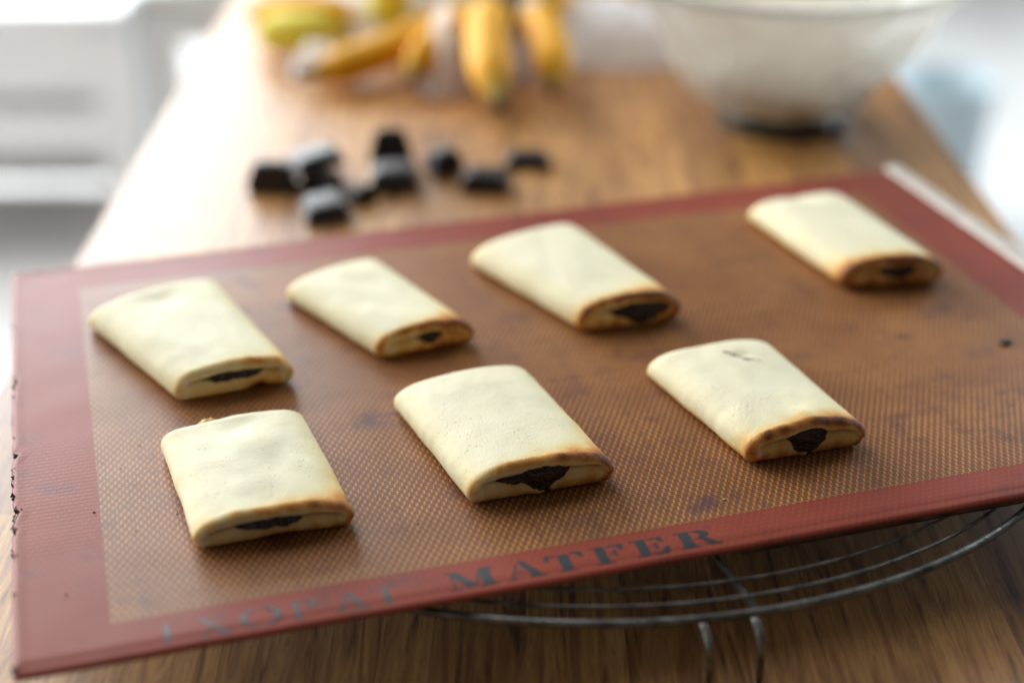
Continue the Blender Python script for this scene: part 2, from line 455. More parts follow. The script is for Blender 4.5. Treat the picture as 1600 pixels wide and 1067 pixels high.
# ---- lettering printed on the front border
import bisect
def gridz(u, v):
    i = min(len(US) - 2, bisect.bisect_right(US, u) - 1); j = max(0, min(len(VS) - 2, bisect.bisect_right(VS, v) - 1))
    a = (u - US[i]) / (US[i + 1] - US[i]); b = (v - VS[j]) / (VS[j + 1] - VS[j])
    return max((mpos(US[i], VS[j]).z * (1 - a) + mpos(US[i + 1], VS[j]).z * a) * (1 - b) + (mpos(US[i], VS[j + 1]).z * (1 - a) + mpos(US[i + 1], VS[j + 1]).z * a) * b,
               mpos(u, v).z - .0002)
LZ = [0]
def letter(strokes, u0, wd, v0, ht, ink, slant=0):
    vs = []; fs = []
    for n_, st in enumerate(strokes):
        b = len(vs)
        for (x, y) in st:
            u = u0 + x * wd; v = v0 + y * ht
            p = mpos(u, v); vs.append((p.x, p.y, gridz(u, v) + .00008 + .00002 * n_))
        fs.append(tuple(range(b, b + len(st))))
    o = pyd('letter', vs, fs, ink, bmat, False)
    bm = bmesh.new(); bm.from_mesh(o.data); bmesh.ops.recalc_face_normals(bm, faces=bm.faces)
    for f in bm.faces:
        if f.normal.z < 0: f.normal_flip()
    lv = {v: v.co.z for v in bm.verts}
    isl = {}
    for f in bm.faces:
        k = len(isl)
        for v in f.verts: isl[v] = k
    bmesh.ops.subdivide_edges(bm, edges=bm.edges[:], cuts=6, use_grid_fill=True)
    bm.faces.ensure_lookup_table(); seen = set(); k = 0
    for f in bm.faces:
        if f in seen: continue
        st_ = [f]; seen.add(f)
        while st_:
            g = st_.pop()
            for v in g.verts: v.co.z = gridz(v.co.x, v.co.y) + .00006 + .00001 * k
            for e in g.edges:
                for h in e.link_faces:
                    if h not in seen: seen.add(h); st_.append(h)
        k += 1
    bm.to_mesh(o.data); bm.free()
def bar(x0, y0, x1, y1, w_): # stroke
    d = Vector((x1 - x0, y1 - y0)); 
    n_ = Vector((-d.y, d.x)).normalized() * (w_ / 2)
    return [(x0 - n_.x, y0 - n_.y), (x1 - n_.x, y1 - n_.y), (x1 + n_.x, y1 + n_.y), (x0 + n_.x, y0 + n_.y)]
def arc(cx, cy, rx, ry, a0, a1, t0, t1, n=12):
    out = []
    for k in range(n):
        q = []
        for kk, s_ in ((k, 1), (k + 1, 1), (k + 1, 0), (k, 0)):
            a = R(a0 + (a1 - a0) * kk / n)
            th = t0 + (t1 - t0) * abs(math.cos(a))
            q.append((cx + (rx - th * (1 - s_)) * math.cos(a), cy + (ry - th * (1 - s_)) * math.sin(a)))
        out.append(q)
    return out
thin = {
 'E': [bar(.30, 0, .30, 1, .17), bar(.42, .97, .72, .97, .045)],
 'X': [bar(.18, .98, .84, .02, .15), bar(.80, .98, .55, .62, .06), bar(.44, .40, .16, .02, .06), bar(0, .98, .34, .98, .05), bar(.64, .98, 1, .98, .05), bar(0, .02, .32, .02, .05), bar(.64, .02, 1, .02, .05)],
 'O': arc(.5, .5, .5, .52, 100, 260, .06, .15) + arc(.5, .5, .5, .52, -80, 80, .06, .15),
 'P': [bar(.22, 0, .22, 1, .19), bar(0, .98, .14, .98, .05), bar(0, .02, .42, .02, .05)] + arc(.42, .72, .50, .29, -80, 85, .07, .20),
 'A': [bar(.47, .98, .84, .02, .17), bar(.44, .90, .14, .02, .07), bar(.30, .34, .62, .34, .06), bar(0, .02, .28, .02, .05), bar(.68, .02, 1, .02, .05)],
 'T': [bar(.5, 0, .5, .92, .20), bar(.02, .96, .40, .96, .07), bar(.60, .96, .98, .96, .07), bar(.04, .94, .04, .78, .06), bar(.96, .94, .96, .78, .06), bar(.34, .02, .66, .02, .05)],
}
bold = {
 'M': [bar(.10, 0, .10, .96, .05), bar(.16, .94, .46, .06, .20), bar(.52, .08, .70, .90, .05), [(.68, 0), (.90, 0), (.90, 1), (.68, 1)], bar(0, .02, .22, .02, .05), bar(.58, .02, 1, .02, .05), bar(0, .98, .2, .98, .05), bar(.7, .98, 1, .98, .05)],
 'A': [[(.40, 1), (.54, 1), (.92, 0), (.64, 0)], bar(.36, .84, .14, .04, .06), bar(.28, .34, .50, .34, .07), bar(.02, .02, .28, .02, .05), bar(.56, .02, 1, .02, .05)],
 'T': [[(.36, 0), (.64, 0), (.64, .94), (.36, .94)], bar(.04, .95, .30, .95, .09), bar(.70, .95, .96, .95, .09), [(.02, .92), (.02, .62), (.07, .62), (.18, .92)], [(.98, .92), (.98, .62), (.93, .62), (.82, .92)], bar(.26, .03, .74, .03, .05)],
 'F': [[(.14, 0), (.42, 0), (.42, 1), (.14, 1)], bar(.48, .95, .92, .95, .08), [(.94, .98), (.94, .62), (.88, .62), (.72, .92)], bar(.48, .50, .62, .50, .06), [(.62, .34), (.70, .30), (.70, .70), (.62, .66)], bar(0, .03, .56, .03, .05), bar(0, .97, .12, .97, .05)],
 'E': [[(.14, 0), (.42, 0), (.42, 1), (.14, 1)], bar(.48, .95, .88, .95, .08), [(.90, .98), (.90, .66), (.85, .66), (.70, .92)], bar(.48, .50, .62, .50, .06), [(.62, .34), (.70, .30), (.70, .70), (.62, .66)], bar(.48, .05, .92, .05, .08), [(.94, .02), (.98, .38), (.92, .38), (.72, .09)], bar(0, .03, .12, .03, .05), bar(0, .97, .12, .97, .05)],
 'R': [[(.12, 0), (.40, 0), (.40, 1), (.12, 1)], bar(0, .03, .50, .03, .05), bar(0, .97, .11, .97, .05), bar(.45, .96, .60, .96, .06), bar(.45, .50, .60, .48, .06), [(.56, .46), (.74, .48), (.98, .04), (.74, .04)], bar(.92, .04, 1.04, .04, .06)] + arc(.50, .73, .34, .26, -75, 80, .06, .22, 10),
}
V0, HT = .0052, .0118
for ch, a, b in (('E', .0560, .0690), ('X', .0716, .0855), ('O', .0890, .1062), ('P', .1100, .1222), ('A', .1275, .1420), ('T', .1436, .1562)):
    letter(thin[ch], a, b - a, V0 - .0006, HT, INK_FAINT)
for ch, a, b in (('M', .1765, .1975), ('A', .2010, .2190), ('T', .2195, .2372), ('F', .2405, .2567), ('E', .2592, .2757), ('R', .2793, .2985)):
    letter(bold[ch], a, b - a, V0, HT, INK_BOLD)

# ---- charred fraying along the left edge of the mat: too small to pick apart
bm = bmesh.new(); rf = random.Random(5)
for c_, wd, n_ in ((.3115, .003, 6), (.246, .006, 30), (.230, .003, 4), (.205, .006, 6), (.187, .001, 6), (.170, .0022, 20), (.150, .010, 14), (.133, .004, 16), (.119, .005, 22), (.104, .004, 12), (.085, .004, 6), (.056, .003, 5), (.004, .003, 22)):
    for _ in range(n_):
        v = c_ + rf.gauss(0, wd * .5); u = -.0002 + abs(rf.gauss(0, .0009)) + edgej(v, 0) * .6
        sz = rf.uniform(.00025, .00065)
        r_ = bmesh.ops.create_icosphere(bm, subdivisions=1, radius=sz)
        sc = Vector((rf.uniform(.5, 1.5), rf.uniform(.5, 1.5), rf.uniform(.3, .8)))
        for vv in r_['verts']:
            vv.co = Vector((vv.co.x * sc.x, vv.co.y * sc.y, vv.co.z * sc.z)) * rf.uniform(.75, 1.25) + Vector((u, v, rf.uniform(-.0006, .0004)))
tag(obj('charred_fraying', bm, CHAR, bmat, False), kind='stuff')
# tiny burnt specks and sugar grains on the mat
bm = bmesh.new()
for _ in range(46):
    u = rf.uniform(.01, .56); v = rf.uniform(.03, .34); sz = rf.uniform(.0002, .00055)
    r_ = bmesh.ops.create_icosphere(bm, subdivisions=1, radius=sz)
    for vv in r_['verts']: vv.co = Vector((vv.co.x * 1.5, vv.co.y, vv.co.z * .5)) * rf.uniform(.7, 1.3) + Vector((u, v, .0002 + zund(u, v)))
tag(obj('burnt_specks', bm, CHAR, bmat, False), kind='stuff')
bm = bmesh.new()
for _ in range(110):
    u = rf.uniform(.03, .56); v = rf.uniform(.02, .30); sz = rf.uniform(.00012, .00030)
    if rf.random() < .12: sz *= 2.2
    r_ = bmesh.ops.create_icosphere(bm, subdivisions=1, radius=sz)
    for vv in r_['verts']: vv.co = Vector((vv.co.x * 1.3, vv.co.y, vv.co.z * .7)) * rf.uniform(.7, 1.3) + Vector((u, v, .0002 + zund(u, v)))
tag(obj('pastry_crumbs', bm, plain('baked_crumb', (.62, .42, .20), .6), bmat, False), kind='stuff')
# burnt crumb at the right
def m2w(u, v, z=0): return Vector((CA[0] + u * math.cos(ROT) - v * math.sin(ROT), CA[1] + u * math.sin(ROT) + v * math.cos(ROT), ZM + z))
bm = bmesh.new()
for dx, dy, r0 in ((0, 0, .0026), (.0022, .0012, .0018), (-.0012, -.0016, .0014)):
    r_ = bmesh.ops.create_icosphere(bm, subdivisions=3, radius=r0)
    for vv in r_['verts']:
        k = 1 + .45 * n3(vv.co.x * 700 + dx * 900, vv.co.y * 700, vv.co.z * 700)
        vv.co = Vector((vv.co.x * k + dx, vv.co.y * k + dy, max(-.0002, vv.co.z * k * .55 + .0006)))
cr = tag(obj('burnt_crumb', bm, CHAR, None), 'small black burnt crumb lying alone on the right part of the mat', 'crumb')
cr.location = m2w(.5195, .134, .0002)

# ================================================================== PASTRIES
def pastry(label, P, hs, ths, zs, fill, seam=None, bf=.45, right=.5, left=.1, back=.25, seed=0, grey=None, dents=(), top_lump=.0008, rag=0.0, under=None, ext=(.005, .012), fwd=.001):
    """P: four footprint corners front-left, front-right, back-right, back-left (world xy).
    hs: height in the middle front, ths: thickness of the folded sides, zs: height of the slit as share.
    fill: list of (centre -1..1, half width, up, down) openings in metres."""
    top_lump *= .62; grey = [(a, b, c, d * .55) for a, b, c, d in grey] if grey else None
    P = [Vector((*p, 0)) for p in P]
    P[2] = P[2] + (P[2] - P[1]).normalized() * ext[1]; P[3] = P[3] + (P[3] - P[0]).normalized() * ext[0]
    fr_ = (P[0] - P[3]).normalized() * fwd; P[0] = P[0] + fr_; P[1] = P[1] + fr_
    org = (P[0] + P[1] + P[2] + P[3]) / 4
    ax = ((P[1] - P[0]) + (P[2] - P[3])).normalized()
    ang = math.atan2(ax.y, ax.x)
    root = tag(empty('filled_pastry', (org.x, org.y, ZM + .0004), ang), label, 'pastry', 'folded shortcrust pastries on the baking mat')
    inv = Matrix.Rotation(-ang, 3, 'Z')
    Q = [inv @ (p - org) for p in P]
    LW = (Q[1] - Q[0]).length; LL = ((Q[3] - Q[0]).length + (Q[2] - Q[1]).length) / 2
    hw = LW / 2
    sd = seed * 7.31
    def place(s, t, z):   # s in -1..1 across, t in 0..1 along
        a = (s + 1) / 2
        p = (Q[0] * (1 - a) + Q[1] * a) * (1 - t) + (Q[3] * (1 - a) + Q[2] * a) * t
        return Vector((p.x, p.y, z))
    # cross-section loop: stadium, sampled denser on the folds
    NB, NS = 60, 8
    loop = []
    rr = .5  # side radius share
    for k in range(NB): loop.append((-1 + 2 * k / NB, 'b', 0))          # bottom, left to right
    for k in range(NS): loop.append((1, 'r', k / NS))
    for k in range(NB): loop.append((1 - 2 * k / NB, 't', 0))
    for k in range(NS): loop.append((-1, 'l', k / NS))
    n = len(loop)
    def height(s, t):
        e = 1 - abs(s) ** 2.3
        h = hs - (hs - ths) * .35 * abs(s) ** 2
        h *= 1 - .05 * sst(.15, 1, t)
        h += top_lump * n3(s * 1.8 + sd, t * 3.2, sd) * e * 1.6 + top_lump * .55 * n3(s * 4 + sd, t * 7, sd + 4)
        for (ds, dt, dr, dd) in dents: h += dd * math.exp(-(((s - ds) * hw) ** 2 + ((t - dt) * LL) ** 2) / dr ** 2)
        # filling ends before the back: the back edge is thin
        h *= 1 - .30 * sst(.90, 1.0, t) - .04 * sst(.72, .95, t)
        # over an opening the top layer arches, the lip droops at the very front
        for (fc, fw, up, dn) in fill: h += up * .22 * math.exp(-((s * hw - fc) / (fw * 1.3)) ** 2) * sst(.22, 0, t)
        r_ = ths * .46 * (h / hs)
        return r_ + (h - r_) * max(0, 1 - abs(s) ** 4.2) ** (1 / 2.3)
    def outline(i, t):
        s, kind, k = loop[i]
        th = height(1.0 if kind in 'r' else (-1.0 if kind == 'l' else s), t)
        r = height(1.0, t)
        flat = 1 - r * 1.15 / hw
        wob = 1 + .022 * n3(t * 4, 3 if s > 0 else 9, sd) + .006 * n3(t * 18, 3 if s > 0 else 9, sd)
        q_ = max(0, min(1, 1 - (1 - t) * LL / .0075)); q2_ = max(0, 1 - t * LL / .003)
        endr = 1 - (.0060 / hw) * (1 - math.sqrt(1 - (q_ * .97) ** 2)) - (.0010 / hw) * q2_ ** 2
        if kind == 'b': x = s * flat; z = .0
        elif kind == 't': x = math.sin(s * math.pi / 2); z = height(x, t)
        elif kind == 'r':
            a = -math.pi / 2 * (1 - k); x = flat + (1 - flat) * max(0, math.cos(a)) ** .75; z = r - r * max(0, -math.sin(a)) ** .85
        else:
            a = math.pi + math.pi / 2 * k; x = -flat - (1 - flat) * max(0, -math.cos(a)) ** .75; z = r - r * max(0, -math.sin(a)) ** .85
        if kind == 'b' and seam is not None and t < .12:
            z += .0022 * math.exp(-((x * hw - seam) / .0011) ** 2) * sst(.12, 0, t)
        if kind == 'b' and under:
            for (uc, uw, uh) in under: z += uh * math.exp(-((x * hw - uc) / uw) ** 2) * sst(.12, 0, t)
        return x * wob * endr, z, kind
    def slit(x):
        t0 = height(max(-.9, min(.9, x)), 0)
        zz = t0 * zs + .0011 * n3(x * 2.6 + sd, 2, 8) + .0004 * n3(x * 11 + sd, 2, 8)
        u_ = d_ = .00034
        for (fc, fw, up, dn) in fill:
            q = (x * hw - fc) / fw
            if abs(q) < 1.5:
                b = max(0, 1 - abs(q) ** 1.6); rg = 1 + .7 * n3(x * 9, 5, sd) + .4 * n3(x * 24, 1, sd); u_ += up * b * rg; d_ += dn * max(0, 1 - abs(q) ** 1.15) * (2 - rg)
        u_ = min(u_, t0 - zz - .0024); d_ = min(d_, zz - .0009)
        return zz, max(.0002, u_), max(.0002, d_)
    vs = []; br = []; gr = []; rings = []
    def push(x, t, z, b, g=0):
        vs.append(place(x, t, z)); br.append(max(0, min(1, b))); gr.append(g)
        return len(vs) - 1
    capn = [(.0, .0030), (.10, .0017), (.22, .0007), (.38, .0001), (.55, .0000), (.70, .0002), (.84, .0008), (.93, .0017), (.985, .0032), (1.0, .0050), (1.0, .0085)]
    def side_b(x):  # brownness across
        return left + (right - left) * sst(-.7, .95, x)
    # front cap, from the innermost ring outwards
    for ci in range(len(capn) - 1, -1, -1):
        k, dep = capn[ci]; ring_ = []
        for i in range(n):
            x, z, kind = outline(i, .0)
            x2, z2, _ = outline(i, dep / LL) if k < .2 else (x, z, kind)
            if k < .2: x, z = x2, z2
            r = height(1.0, 0)
            mlim = 1 - (r * 1.25) / hw
            mx = max(-mlim, min(mlim, x))
            zz, gu, gd = slit(mx)
            ext = sst(0, .03, mlim - abs(mx))
            up_side = z > zz if abs(x) >= mlim else (kind == 't')
            if kind in 'rl': frac = (z / max(1e-6, 2 * r)); mz = zz + (frac - .5) * .0006
            elif kind == 't': mz = zz + gu * ext
            else: mz = zz - gd * ext
            X = x + (mx - x) * k; Z = z + (mz - z) * k
            d = dep
            if k < .9:
                d += .00045 * n3(X * 9 + sd, Z * 260, 3) + .00025 * n3(X * 30, Z * 700, sd)
                if kind == 'b' or (kind in 'rl' and frac < .5): d += .0008                     # lower fold sits back under the lip
                if kind == 't': d -= .0004
                if seam is not None and kind == 'b': d += .0030 * math.exp(-((X * hw - seam) / .0007) ** 2)
            y_t = d / LL + rag * .002 * n3(X * 6, sd, 0)
            b = bf * (1.12 - .60 * sst(.22, .7, k)) * (.36 + 1.2 * side_b(x)) * (.8 + .45 * n3(x * 5 + sd, 4, sd))
            if kind == 't' and k < .5: b += bf * .38 * math.exp(-((k - .1) / .2) ** 2) * (.4 + side_b(x))
            if kind == 'b': b = b * .66 + .22; b += .10 * sst(.2, 0, k)
            if k > .93: b = .32
            ring_.append(push(X, y_t, Z, b))
        rings.append(ring_)
    # body
    MT = 74
    for m in range(1, MT + 1):
        t = (.0030 / LL) + (1 - .0030 / LL) * (1 - (1 - m / MT) ** 1.25)
        tt = min(t, 1)
        ring_ = []
        for i in range(n):
            x, z, kind = outline(i, tt)
            mm = t * LL
            yb = 0.0
            b = bf * (.25 + 1.05 * side_b(x)) * math.exp(-(mm / (.0038 + .0105 * side_b(x) * (1 + .5 * n3(x * 4 + sd, 6, sd)))) ** 1.2)
            ex = .5 + .5 * n3(x * 3 + sd, t * 4, 1)
            if kind in 'r' or x > .93: b += right * .55 * sst(2.0, .5, z / max(.001, height(1, tt))) * (.7 + .6 * ex) + right * .22 * sst(1.0, .0, t)
            elif x > .6: b += right * .20 * sst(.6, .95, x) * sst(1, .2, t)
            if kind == 'l' or x < -.93: b += (.18 + left * .5) * sst(1.1, .1, z / max(.001, height(-1, tt)))
            b += back * sst(.0075, .0005, LL - mm) * (.6 + .6 * sst(.4, -.9, x))
            b += back * .5 * sst(.82, 1, t) * sst(-.55, -1, x)
            if kind == 'b': b = max(b, .45)
            b += .13 * sst(.62, .95, abs(x)) + .10 * sst(.016, .0, mm)
            g = 0
            if grey and kind == 't':
                for (gs, gt, grd, ga) in grey: g += ga * math.exp(-(((x - gs) * hw) ** 2 + ((t - gt) * LL) ** 2) / grd ** 2)
            ring_.append(push(x, tt, z, b, min(1, g)))
        rings.append(ring_)
    # back cap
    for q, dd in ((.35, .0012), (.8, .0020)):
        ring_ = []
        for i in range(n):
            x, z, kind = outline(i, 1.0)
            hh = height(x * .9, 1.0) * .5
            ring_.append(push(x * (1 - .02 * q), 1 + dd / LL, hh + (z - hh) * (1 - q), .3 * back + .1))
        rings.append(ring_)
    fs = []
    for a, b in zip(rings[:-1], rings[1:]):
        for i in range(n):
            j = (i + 1) % n; fs.append((a[i], a[j], b[j], b[i]))
    fs.append(tuple(rings[-1])); fs.append(tuple(rings[0][::-1]))
    body = pyd('dough', vs, fs, DOUGH, root)
    me = body.data
    for nm, arr in (('brown', br), ('grey', gr)):
        at = me.attributes.new(nm, 'FLOAT', 'POINT'); at.data.foreach_set('value', arr)
    bmm = bmesh.new(); bmm.from_mesh(me); bmesh.ops.recalc_face_normals(bmm, faces=bmm.faces); bmm.to_mesh(me); bmm.free()
    # filling
    for (fc, fw, up, dn) in fill:
        zz, _, _ = slit(fc / hw)
        bm = bmesh.new(); bmesh.ops.create_icosphere(bm, subdivisions=5, radius=1)
        for v in bm.verts:
            c = v.co.copy()
            k = 1 + .20 * n3(c.x * 1.7 + sd, c.y * 2, c.z * 2) + .12 * n3(c.x * 5, c.y * 5, c.z * 5 + sd)
            zc = c.z * ((up + .0020) if c.z > 0 else min(dn + .0022, zz - .0006))
            xw = (fw + .0015) * (1 if c.z > 0 else 1 - .35 * abs(c.z))
            x = (fc + c.x * xw * k) / hw
            dep = .0031 + c.y * .0058 * k
            v.co = place(x, dep / LL, max(.0004, zz + zc * k))
        obj('filling', bm, FILL, root)
    return root, place, height, hw, LL

PD = {
 'fl': [(-.1381, .5507), (-.0700, .5691), (-.1000, .6482), (-.1695, .6331)],
 'fc': [(-.0213, .5868), (.0460, .6059), (.0090, .6937), (-.0603, .6725)],
 'fr': [(.1084, .6212), (.1676, .6378), (.1370, .7224), (.0706, .7018)],
 'bl': [(-.1709, .6811), (-.1130, .7018), (-.1660, .7990), (-.2338, .7632)],
 'b2': [(-.0719, .7260), (-.0200, .7451), (-.0742, .8283), (-.1281, .7968)],
 'b3': [(.0354, .7582), (.0930, .7740), (.0412, .8820), (-.0245, .8436)],
 'br': [(.1896, .8158), (.2500, .8240), (.2138, .9326), (.1508, .9111)],
}
r1 = pastry('wide wrinkled pastry at the front left with a thin dark slit of filling', PD['fl'], ext=(.004, .015), hs=.0165, ths=.0125, zs=.60, fill=[(.0030, .0068, .0005, .0012), (-.006, .010, .0002, .0003)],
            bf=.64, right=.72, left=.12, back=.25, seed=1, grey=[(-.1, .78, .010, .55), (.0, .45, .012, .25)], dents=[(0, .80, .010, -.0014), (.0, .62, .012, .0008), (-.9, .96, .008, .0018)], top_lump=.0012, under=[(.004, .010, .0014)])
r2 = pastry('plump pastry at the front centre with a large chocolate filling bulging out', PD['fc'], fwd=.0040, ext=(.004, .011), hs=.0190, ths=.0135, zs=.64, fill=[(-.0005, .0115, .0020, .0070), (-.014, .007, .0005, .0006)],
            bf=.72, right=.78, left=.10, back=.32, seed=2, grey=[(-.1, .72, .012, .22)], top_lump=.0007, seam=.0030)
r3 = pastry('pastry at the front right with a dark crack on top and browned split end', PD['fr'], fwd=.0062, ext=(.006, .007), hs=.0185, ths=.0132, zs=.62, fill=[(-.0005, .0098, .0026, .0074)],
            bf=.78, right=.64, left=.42, back=.22, seed=3, grey=[(.1, .74, .012, .18)], top_lump=.0009, seam=.0012, dents=[(.18, .74, .004, -.0010), (.05, .08, .008, .0012)])
r4 = pastry('pale pastry at the far left corner with an overlapping fold on its open end', PD['bl'], ext=(.008, .018), hs=.0185, ths=.0132, zs=.60, fill=[(-.0068, .0080, .0009, .0008), (.004, .009, .0006, .0002)],
            bf=.46, right=.56, left=.14, back=.32, seed=4, grey=[(.0, .78, .013, .60), (-.1, .45, .012, .2)], dents=[(-.05, .78, .009, -.0012)], top_lump=.0011, under=[(.013, .0045, .0034)])
r5 = pastry('smallest pastry, second from left in the back row, with a small slit of filling', PD['b2'], ext=(.007, .017), hs=.0168, ths=.0120, zs=.56, fill=[(.0015, .0055, .0012, .0030)],
            bf=.88, right=.80, left=.14, back=.28, seed=5, grey=[(-.1, .75, .012, .15)], top_lump=.0009)
r6 = pastry('long pastry in the back row with glossy dark filling across most of its open end', PD['b3'], fwd=.0050, ext=(.004, .008), hs=.0195, ths=.0140, zs=.60, fill=[(.0060, .0168, .0022, .0120)],
            bf=.86, right=.85, left=.34, back=.30, seed=6, grey=[(.0, .7, .014, .25)], top_lump=.0009)
r7 = pastry('pastry at the far right corner beside the pale rim, browned round its end', PD['br'], fwd=.0105, ext=(.002, .001), hs=.0190, ths=.0150, zs=.60, fill=[(.0015, .0100, .0014, .0042)],
            bf=.86, right=.50, left=.68, back=.22, seed=8, grey=[(.0, .8, .012, .45)], dents=[(-.02, .92, .010, -.0020)], top_lump=.0009)
# the crack on the front right pastry
root, place, height, hw, LL = r3
bm = bmesh.new(); rc = random.Random(3)
for k in range(15):
    q = k / 14; s = -.02 + .42 * q; t = .80 - .17 * q + .012 * math.sin(q * 9)
    r_ = bmesh.ops.create_icosphere(bm, subdivisions=2, radius=1)
    rr_ = (.00075 if .0 < q < .65 else .00042) * rc.uniform(.6, 1.3)
    c = place(s + rc.uniform(-.02, .02), t, 0); c.z = height(s, t) + .00002
    for v in r_['verts']: v.co = Vector((v.co.x * rr_ * 1.5, v.co.y * rr_ * rc.uniform(.8, 1.1), v.co.z * rr_ * .50)) + c
obj('crack', bm, FILL, root)['label'] = 'dark crack on the top with filling showing'
# dough crumb at the back edge of the front left pastry
root, place, height, hw, LL = r1
bm = bmesh.new(); bmesh.ops.create_icosphere(bm, subdivisions=3, radius=1)
for v in bm.verts:
    k = 1 + .25 * n3(v.co.x * 2, v.co.y * 2, v.co.z * 2)
    c = place(-.30, 1.035, .0062); v.co = Vector((v.co.x * .0046 * k, v.co.y * .0026 * k, v.co.z * .0036 * k)) + c
me = obj('dough_lump', bm, DOUGH, root).data
at = me.attributes.new('brown', 'FLOAT', 'POINT'); at.data.foreach_set('value', [.42] * len(me.vertices))

# ================================================================== CHOCOLATE SQUARES
def make_choc():
    t = NT('dark_chocolate'); co = t.coord()
    n = t.noise(co, 90, 4)
    t.p(Base_Color=t.ramp(n, [(.35, (.014, .008, .007)), (.75, (.030, .019, .017))]), Roughness=t.math('ADD', .34, t.math('MULTIPLY', n, .22)), Normal=t.bump(n, .3, .001))
    return t.m
CHOC = make_choc()
def choc_mesh(a, b, h):
    bm = bmesh.new(); add_box(bm, (0, 0, h * .28), (a, b, h * .56), 0, .0012)
    add_box(bm, (0, 0, h * .74), (a * .92, b * .92, h * .50), 0, .0016, .80)
    add_box(bm, (0, 0, h * 1.0), (a * .50, b * .50, h * .07), 0, .0004, .9)
    return bm
CH = [
 ('upright dark chocolate square at the left end of the scattered pieces', -.1800, 1.086, .0, -6, (.033, .016, .022), (0, 0)),
 ('grey sheened chocolate square tilted on the left pile, behind the nearest piece', -.1475, 1.104, .011, 22, (.036, .032, .011), (-2, -9)),
 ('flat chocolate square under the tilted one in the left pile', -.1450, 1.094, .0, -12, (.028, .028, .010), (0, 0)),
 ('nearest chocolate square, close to the far edge of the mat', -.1345, 1.034, .0, 15, (.031, .031, .012), (1, -7)),
 ('small dark chocolate chip just right of the nearest square', -.1120, 1.062, .0, 40, (.018, .017, .012), (0, 0)),
 ('chocolate square lying flat in front of the upright central one', -.0890, 1.094, .0, 4, (.033, .034, .014), (-2, -4)),
 ('dark chocolate square standing on edge in the middle of the scattered pieces', -.0935, 1.134, .0, 5, (.031, .011, .027), (-8, 0)),
 ('small blue sheened chocolate piece between the central pair and the right pieces', -.0505, 1.120, .0, 28, (.023, .021, .017), (-2, -8)),
 ('low dark chocolate bar piece, second from the right', -.0190, 1.086, .0, -8, (.033, .022, .014), (4, 0)),
 ('rightmost chocolate piece, flat and alone on the table', .0135, 1.134, .0, -4, (.033, .020, .011), (0, 0)),
]
for lab, x, y, z, rz, dim, tilt in CH:
    o = tag(obj('chocolate_square', choc_mesh(*[q * 1.06 for q in dim]), CHOC, None, False), lab, 'chocolate', 'dark chocolate pieces scattered on the table')
    o.rotation_euler = (R(tilt[0]), R(tilt[1]), R(rz))
    lift = (abs(math.sin(R(tilt[0]))) * dim[1] + abs(math.sin(R(tilt[1]))) * dim[0]) / 2
    o.location = (x, y, TT + z + lift * .95)

# ================================================================== BANANAS
def make_banana(name, c0, c1, c2):
    t = NT(name); co = t.coord(); a = t.attr('along')
    col = t.ramp(a, [(0, (.06, .04, .02)), (.05, (.20, .16, .03)), (.12, c1), (.5, c0), (.86, c0), (.94, c2), (1, (.04, .025, .015))])
    n = t.noise(co, 60, 4, .6)
    col = t.mix(t.math('MULTIPLY', t.bw(n, .60, .68), .5), col, (.20, .09, .02))
    t.p(Base_Color=col, Roughness=.62, Specular_IOR_Level=.3, Normal=t.bump(n, .15, .001))
    return t.m
BAN = make_banana('ripe_banana_skin', (.84, .40, .004), (.74, .40, .01), (.36, .24, .02))
BANG = make_banana('greenish_banana_skin', (.80, .66, .06), (.62, .58, .06), (.35, .35, .04))
def banana(pts, r, parent, mat=BAN, name='banana'):
    # quadratic bezier-ish through the given points
    P = [Vector(p) for p in pts]; n = 28; path = []; rad = []
    for k in range(n + 1):
        t = k / n
        if len(P) == 3: c = P[0] * (1 - t) ** 2 + P[1] * 2 * t * (1 - t) + P[2] * t * t
        else: c = P[0] * (1 - t) ** 3 + P[1] * 3 * t * (1 - t) ** 2 + P[2] * 3 * t * t * (1 - t) + P[3] * t ** 3
        path.append(c)
        q = r * (.30 + .70 * sst(.04, .30, t)) * (1 - .72 * sst(.80, .985, t))
        rad.append(q)
    seg = 20; vs, fs = tube_mesh(path, rad, seg)
    al = []
    for i in range(n + 1):
        for k in range(seg):
            a = 2 * math.pi * k / seg
            d = vs[i * seg + k] - path[i]
            vs[i * seg + k] = path[i] + d * (1 + .055 * math.cos(5 * a)); al.append(i / n)
    o = pyd(name, vs, fs, mat, parent)
    at = o.data.attributes.new('along', 'FLOAT', 'POINT'); at.data.foreach_set('value', al)
    return o
bunch = tag(empty('banana_bunch', (-.005, 1.45, TT)), 'bunch of ripe orange yellow bananas fanned out before the plastic bag', 'bananas')
S = Vector((.004, -.035, .040))
def L(x, y, z): return (x + .005, y - 1.50 + .05, z)
banana([S + Vector((-.012, 0, 0)), L(-.06, 1.400, .050), L(-.12, 1.335, .016), L(-.188, 1.318, .018)], .0160, bunch)
banana([S + Vector((-.008, -.008, 0)), L(-.045, 1.40, .050), L(-.078, 1.34, .040), L(-.086, 1.300, .016)], .0150, bunch)
banana([S + Vector((0, -.012, 0)), L(-.028, 1.39, .062), L(-.024, 1.30, .050), L(-.008, 1.222, .017)], .0190, bunch)
banana([S + Vector((.010, -.008, 0)), L(.025, 1.38, .058), L(.044, 1.32, .045), L(.036, 1.262, .017)], .0165, bunch)
banana([S + Vector((.012, .004, 0)), L(.05, 1.45, .055), L(.05, 1.50, .04), L(.03, 1.56, .02)], .018, bunch)
banana([S + Vector((-.006, .006, 0)), L(-.03, 1.46, .060), L(-.04, 1.52, .045), L(-.03, 1.58, .02)], .018, bunch, BANG)
